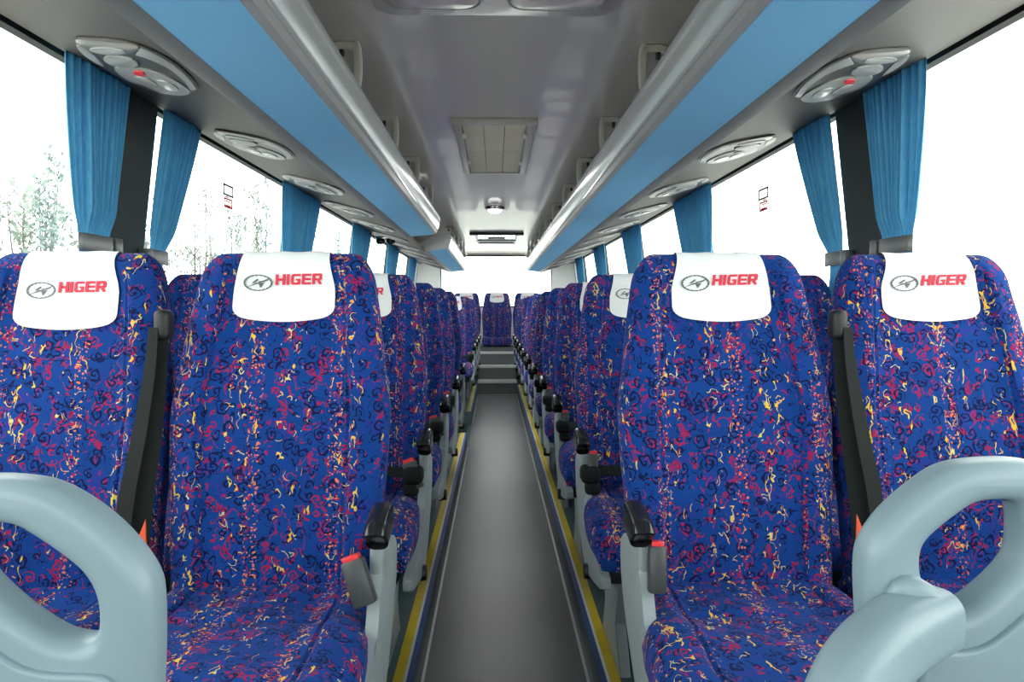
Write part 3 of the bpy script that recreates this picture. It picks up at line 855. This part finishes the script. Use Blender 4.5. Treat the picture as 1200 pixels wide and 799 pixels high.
# ------------------------------------------------------------------ ceiling fittings
ZC = 1.934
t = thing('roof_hatch', 'beige roof hatch with three-panel shade in the middle of the ceiling', 'roof hatch', (-.02, 3.62, ZC))
bm = bmesh.new()
hx, hy = .178, .60
for q in ((-hx-.012, hx+.012, -hy, -hy+.025, -.028, .0), (-hx, hx, hy-.03, hy, -.012, .0), (-hx-.008, -hx+.026, -hy+.02, hy-.02, -.014, 0), (hx-.026, hx+.008, -hy+.02, hy-.02, -.014, 0)):
    box(bm, *q, .004)
from_bm('hatch_frame', bm, M['beige'], t)
for k in range(3):
    bm = bmesh.new(); x0 = -hx+.034 + k*(2*hx-.068)/3; x1 = x0+(2*hx-.068)/3-.004
    box(bm, x0, x1, -hy+.055, .02, -.0065, -.001, .0015); box(bm, x0, x1, .024, hy-.035, -.0065, -.001, .0015)
    from_bm('shade_panel', bm, M['shade'], t)
for s in (-1, 1):
    for yy in (-.35, .25):
        bm = bmesh.new(); box(bm, s*(hx-.034)-.008, s*(hx-.034)+.008, yy-.02, yy+.02, -.024, -.010, .003)
        from_bm('latch', bm, M['white_plastic'], t)
t = thing('air_return_panel', 'rounded grey air panel with two grooved lids at the top of the picture', 'vent panel', (-.02, 1.66, ZC))
bm = bmesh.new(); prism(bm, [(x, y, -.012) for x, y in rrect(.66, .58, .06, 6)], (0, 0, .012), .005, 3)
from_bm('panel', bm, M['ceiling'], t)
for s in (-1, 1):
    bm = bmesh.new(); sweep(bm, [(s*.165+x, y, -.013) for x, y in rrect(.255, .48, .05, 5)], circ(.004, 8), up=(0, 0, 1), closed=True)
    from_bm('groove_rim', bm, M['light_grey'], t)
    bm = bmesh.new(); prism(bm, [(s*.165+x, y, -.017) for x, y in rrect(.245, .47, .048, 5)], (0, 0, .005), .002)
    from_bm('lid', bm, M['ceiling'], t)
t = thing('dome_light', 'round chrome-rimmed dome lamp on the ceiling behind the hatch', 'ceiling lamp', (-.02, 5.60, ZC))
bm = bmesh.new(); lathe(bm, [(.075, 0), (.082, -.010), (.078, -.028), (.064, -.034), (.060, -.028)], (0, 0, 0)); from_bm('rim', bm, M['chrome'], t)
bm = bmesh.new(); lathe(bm, [(.060, -.029), (.052, -.048), (.03, -.060), (0, -.064)], (0, 0, 0)); from_bm('lens', bm, M['lamp'], t)
lt = bpy.data.lights.new('dome_bulb', 'AREA'); lt.shape = 'DISK'; lt.size = .12; lt.energy = 8; lt.color = (1, .97, .94)
lo_ = bpy.data.objects.new('dome_bulb', lt); C.objects.link(lo_); lo_.parent = t; lo_.location = (0, 0, -.075)
t = thing('skylight', 'glazed rectangular roof hatch with dark bars, far back before the rear window', 'roof hatch', (0, 8.12, ZC))
bm = bmesh.new(); sweep(bm, [(-.225, -.49, -.006), (.225, -.49, -.006), (.225, .49, -.006), (-.225, .49, -.006)], rrect(.03, .03, .006, 2), up=(0, 0, 1), closed=True)
from_bm('hatch_frame', bm, M['white_plastic'], t)
bm = bmesh.new(); box(bm, -.235, .235, -.5, .5, .03, .036); from_bm('pane', bm, M['glass'], t)
for q in ((-.30, .30, -.55, -.51, -.03, -.001), (-.23, .23, .12, .17, -.03, -.004), (-.23, .23, .44, .48, -.03, -.004)):
    bm = bmesh.new(); box(bm, *q, .004); from_bm('crossbar', bm, M['dark_metal'], t)
bm = bmesh.new(); prism(bm, [(x, y-.14, -.028) for x, y in rrect(.20, .12, .05, 5)], (0, 0, .018), .004); from_bm('grip', bm, M['dark_metal'], t)
# small double lamp on the left duct at the side door gap
t = thing('spot_lamp', 'small chrome double lamp under the left duct at the rack gap', 'lamp', (-.97, 6.0, 1.715))
bm = bmesh.new(); box(bm, -.09, .09, -.03, .03, -.012, .01, .006); from_bm('mount', bm, M['chrome'], t)
for s in (-.045, .045):
    bm = bmesh.new(); lathe(bm, [(.036, 0), (.04, -.02), (.032, -.045), (.02, -.04), (0, -.03)], (s, 0, -.01), 16); from_bm('lamp_head', bm, M['black_gloss'], t)

# ------------------------------------------------------------------ foreground grab panels
DF = .66
ROT = Matrix.Rotation(-math.atan(20/F), 3, 'Z') @ Matrix.Rotation(PI/2-math.atan(39.5/F), 3, 'X')
def px(p, d=DF):                                # outline read off the photograph, laid into the upright plane y = d
    r = ROT @ Vector((p[0]-600, 399.5-p[1], -F)); return (CX + r.x*d/r.y, CZ + r.z*d/r.y)
def chaikin(pts, n=3):
    for _ in range(n):
        out = []
        for i in range(len(pts)):
            a, b = pts[i], pts[(i+1) % len(pts)]
            out += [(a[0]*.75+b[0]*.25, a[1]*.75+b[1]*.25), (a[0]*.25+b[0]*.75, a[1]*.25+b[1]*.75)]
        pts = out
    return pts
def plate(name, outer, holes, half, bevel, mat, parent, y):
    cu = bpy.data.curves.new(name, 'CURVE'); cu.dimensions = '2D'; cu.fill_mode = 'BOTH'
    for pts in [outer]+holes:
        if sum(a[0]*b[1]-b[0]*a[1] for a, b in zip(pts, pts[1:]+pts[:1])) < 0: pts = pts[::-1]
        s = cu.splines.new('POLY'); s.points.add(len(pts)-1)
        for i, p in enumerate(pts): s.points[i].co = (p[0], p[1], 0, 1)
        s.use_cyclic_u = True
    cu.extrude = half-bevel; cu.bevel_depth = bevel; cu.bevel_resolution = 4; cu.offset = -bevel
    tmp = bpy.data.objects.new('tmp', cu); C.objects.link(tmp)
    me = bpy.data.meshes.new_from_object(tmp.evaluated_get(bpy.context.evaluated_depsgraph_get()))
    bpy.data.objects.remove(tmp)
    me.transform(Matrix.Translation((0, y, 0)) @ Matrix.Rotation(PI/2, 4, 'X'))
    me.name = name
    bm = bmesh.new(); bm.from_mesh(me); bmesh.ops.remove_doubles(bm, verts=bm.verts[:], dist=2e-5); bm.to_mesh(me); bm.free()
    for p in me.polygons: p.use_smooth = True
    try: me.set_sharp_from_angle(angle=math.radians(30))
    except Exception: pass
    me.materials.clear(); me.materials.append(mat)
    return link(name, me, parent)
OUTR = [(1008, 700), (1008, 655), (1014, 632), (1040, 596), (1082, 561), (1110, 544), (1150, 538), (1200, 537), (1236, 548), (1252, 580), (1256, 660), (1262, 800), (1270, 1000), (1272, 1300), (1030, 1300), (1026, 1000), (1016, 800)]
HOLR = [(1070, 640), (1084, 622), (1112, 600), (1136, 584), (1180, 582), (1190, 592), (1192, 640), (1180, 664), (1140, 700), (1118, 712), (1100, 708), (1072, 678)]
OUTL = [(187, 799), (188, 700), (180, 668), (150, 628), (112, 594), (72, 570), (40, 560), (-20, 556), (-62, 566), (-80, 600), (-84, 680), (-92, 800), (-100, 1000), (-104, 1300), (168, 1300), (176, 1000)]
HOLL = [(123, 735), (122, 696), (108, 668), (84, 648), (52, 626), (24, 610), (-14, 608), (-24, 618), (-26, 664), (10, 700), (48, 728), (76, 744), (112, 748)]
for nm, OUT, HOL, lab in (('r', OUTR, HOLR, 'pale blue-grey plastic grab handle panel at the lower right, with curved arm'),
                          ('l', OUTL, HOLL, 'pale blue-grey plastic grab handle panel in the lower left corner')):
    t = thing('grab_panel', lab, 'grab handle', (0, 0, 0), 'pale grab handle panels')
    o = chaikin([px(p) for p in OUT], 2); h = chaikin([px(p) for p in HOL], 2)
    plate('handle_frame', o, [h], .024, .0165, M['light_plastic'], t, DF+.004)
    # recessed infill below the opening
    if nm == 'r': inn = [(1048, 745), (1110, 752), (1150, 738), (1230, 662), (1236, 800), (1240, 1280), (1056, 1280)]
    else: inn = [(150, 790), (140, 775), (60, 775), (20, 755), (-60, 690), (-66, 800), (-72, 1280), (144, 1280)]
    q = chaikin([px(p) for p in inn], 3)
    plate('infill_panel', q, [], .006, .004, M['light_plastic'], t, DF-.021)
    # floor leg
    x0, x1 = sorted((px(OUT[-4])[0] if nm == 'l' else px(OUT[-5])[0], px(OUT[-2])[0]))
    xs = [p[0] for p in o]; bm = bmesh.new(); box(bm, min(xs)+.05, max(xs)-.05, DF-.015, DF+.02, .121, .36, .008)
    from_bm('foot', bm, M['light_plastic'], t)
    if nm == 'r':
        bm = bmesh.new()
        def q3(a, b, d): x, z = px((a, b), d); return (x, d, z)
        path = smooth_path([q3(1092, 722, .645), q3(1062, 738, .62), q3(1030, 762, .595), q3(1002, 800, .575), q3(982, 860, .56), q3(975, 960, .55), q3(980, 1120, .55)], 7)
        sweep(bm, path, rrect(.062, .060, .020, 5), up=(0, 1, 0))
        from_bm('curved_arm', bm, M['light_plastic'], t)
        bm = bmesh.new(); sweep(bm, smooth_path([q3(1038, 722, .665), q3(1044, 698, .655), q3(1056, 688, .645), q3(1074, 694, .64), q3(1094, 716, .64)], 5), rrect(.028, .04, .009, 4), up=(0, 1, 0))
        from_bm('arm_bracket', bm, M['light_plastic'], t)

# ------------------------------------------------------------------ outside
bm = bmesh.new(); box(bm, -80, 80, -40, 120, -1.75, -1.7)
struct(from_bm('ground', bm, M['ground'], smooth=False))
def tree_mesh(seed, H):
    r = random.Random(seed); bm = bmesh.new(); lf = bmesh.new()
    def leaf(p):
        s = r.uniform(.04, .085); a = Vector((r.uniform(-1, 1), r.uniform(-1, 1), r.uniform(-1, 1))).normalized()
        b = a.orthogonal().normalized(); c = a.cross(b)
        q = [p+b*s, p+c*s*.5, p-b*s, p-c*s*.5]; lf.faces.new([lf.verts.new(v) for v in q])
    stems = r.choice((4, 5))
    for st in range(stems):
        lean = Vector((r.uniform(-.10, .10), r.uniform(-.14, .14), 1)); base = Vector((r.uniform(-.1, .1), r.uniform(-.75, .75), 0)); h = H*r.uniform(.75, 1)
        path = [base+lean*h*k/8+Vector((r.uniform(-.06, .06), r.uniform(-.06, .06), 0)) for k in range(9)]
        sweep(bm, path, circ(.06, 6), up=(0, 1, 0), scale=lambda q: 1-.85*q)
        for k in range(13):
            q = r.uniform(.25, 1); p = base+lean*h*q; a = r.uniform(0, 2*PI); L = (1.15-q)*h*.24
            e = p+Vector((math.cos(a)*L, math.sin(a)*L, L*.9))
            m = (p+e)/2+Vector((0, 0, -.05*L)); sweep(bm, [p, m, e], circ(.014, 5), up=(.1, 1, 0), scale=lambda w: 1-.6*w)
            for _ in range(14):
                w = r.random(); leaf(p.lerp(e, .25+.8*w)+Vector((r.gauss(0, .10), r.gauss(0, .10), r.gauss(0, .14))))
    return bm, lf
def hedge():
    r = random.Random(5); bm = bmesh.new(); n = 150; y0, y1 = 2, 110; rows = []
    for k in range(7):
        row = []
        for i in range(n+1):
            y = y0+(y1-y0)*i/n; h = 3.3+.5*math.sin(y*.31)+.35*math.sin(y*.83+1)+.2*math.sin(y*2.3)
            a = k/6*PI; row.append(bm.verts.new((-15.5+1.5*math.cos(a)*(1 if k < 4 else 1)+r.uniform(-.25, .25), y+r.uniform(-.3, .3), -1.7 + (h*math.sin(a)**.5 if 0 < k < 6 else 0) + (r.uniform(-.25, .25) if 0 < k < 6 else 0))))
        rows.append(row)
    for A, B in zip(rows, rows[1:]):
        for i in range(n): bm.faces.new((A[i], A[i+1], B[i+1], B[i]))
    return bm
tag(from_bm('hedge', hedge(), M['hedge']), 'long pale green hedge behind the thin trees, outside the left windows', 'hedge')
TR = [(-8.5, 9.0, 4.3, 0), (-11.6, 10.8, 4.9, 1), (-8.8, 12.3, 5.2, 2), (-11.9, 14.2, 5.0, 0), (-8.8, 16.0, 5.0, 1), (-12, 18.2, 6.3, 2), (-9.0, 20.5, 6.2, 0), (-12, 23.0, 6.0, 1), (-9.2, 26, 6.8, 2), (-12, 30, 7.0, 0), (-9.5, 35, 7.5, 1), (-10, 41, 7.5, 2)]
tp = {}
NAMES = ['nearest', 'second nearest', 'third nearest', 'fourth nearest', 'fifth nearest', 'sixth nearest', 'seventh nearest', 'eighth nearest', 'ninth nearest', 'tenth nearest', 'second farthest', 'farthest']
order = sorted(range(len(TR)), key=lambda i: TR[i][1])
for i, (x, y, h, v) in enumerate(TR):
    if v not in tp:
        t = thing('sapling_tree', 'x', 'tree'); a, b = tree_mesh(v+3, 5.0)
        from_bm('trunk', a, M['bark'], t); from_bm('foliage', b, M['leaf'], t, smooth=False); tp[v] = t
    else: t = copy_tree(tp[v])
    t.location = (x, y, -1.7); t.scale = (1, 1, h*1.12/5.0); t.rotation_euler = (0, 0, i*1.3); t['group'] = 'thin trees outside the left windows'
    t['label'] = f'thin sparse tree outside the left windows, {NAMES[order.index(i)]} of the row'

# ------------------------------------------------------------------ world, camera, render settings
w = bpy.data.worlds.new('overcast_sky'); bpy.context.scene.world = w; w.use_nodes = True
bg = w.node_tree.nodes['Background']; bg.inputs[0].default_value = (1.0, .985, .965, 1); bg.inputs[1].default_value = 5.4
cam = bpy.data.cameras.new('camera'); co = bpy.data.objects.new('camera', cam); C.objects.link(co)
cam.sensor_width = 36; cam.lens = 24.0; cam.clip_start = .02; cam.clip_end = 300
co.location = (CX, 0, CZ); co.rotation_euler = (PI/2-math.atan(39.5/F), 0, -math.atan(20/F))
sc = bpy.context.scene; sc.camera = co
sc.view_settings.view_transform = 'Standard'; sc.view_settings.look = 'None'
sc.view_settings.exposure = 0.0; sc.view_settings.gamma = 1.0; sc.view_settings.use_curve_mapping = False
sc.cycles.use_denoising = True
sc.cycles.max_bounces = 8; sc.cycles.diffuse_bounces = 5; sc.cycles.glossy_bounces = 4; sc.cycles.transparent_max_bounces = 12
sc.cycles.sample_clamp_indirect = 10
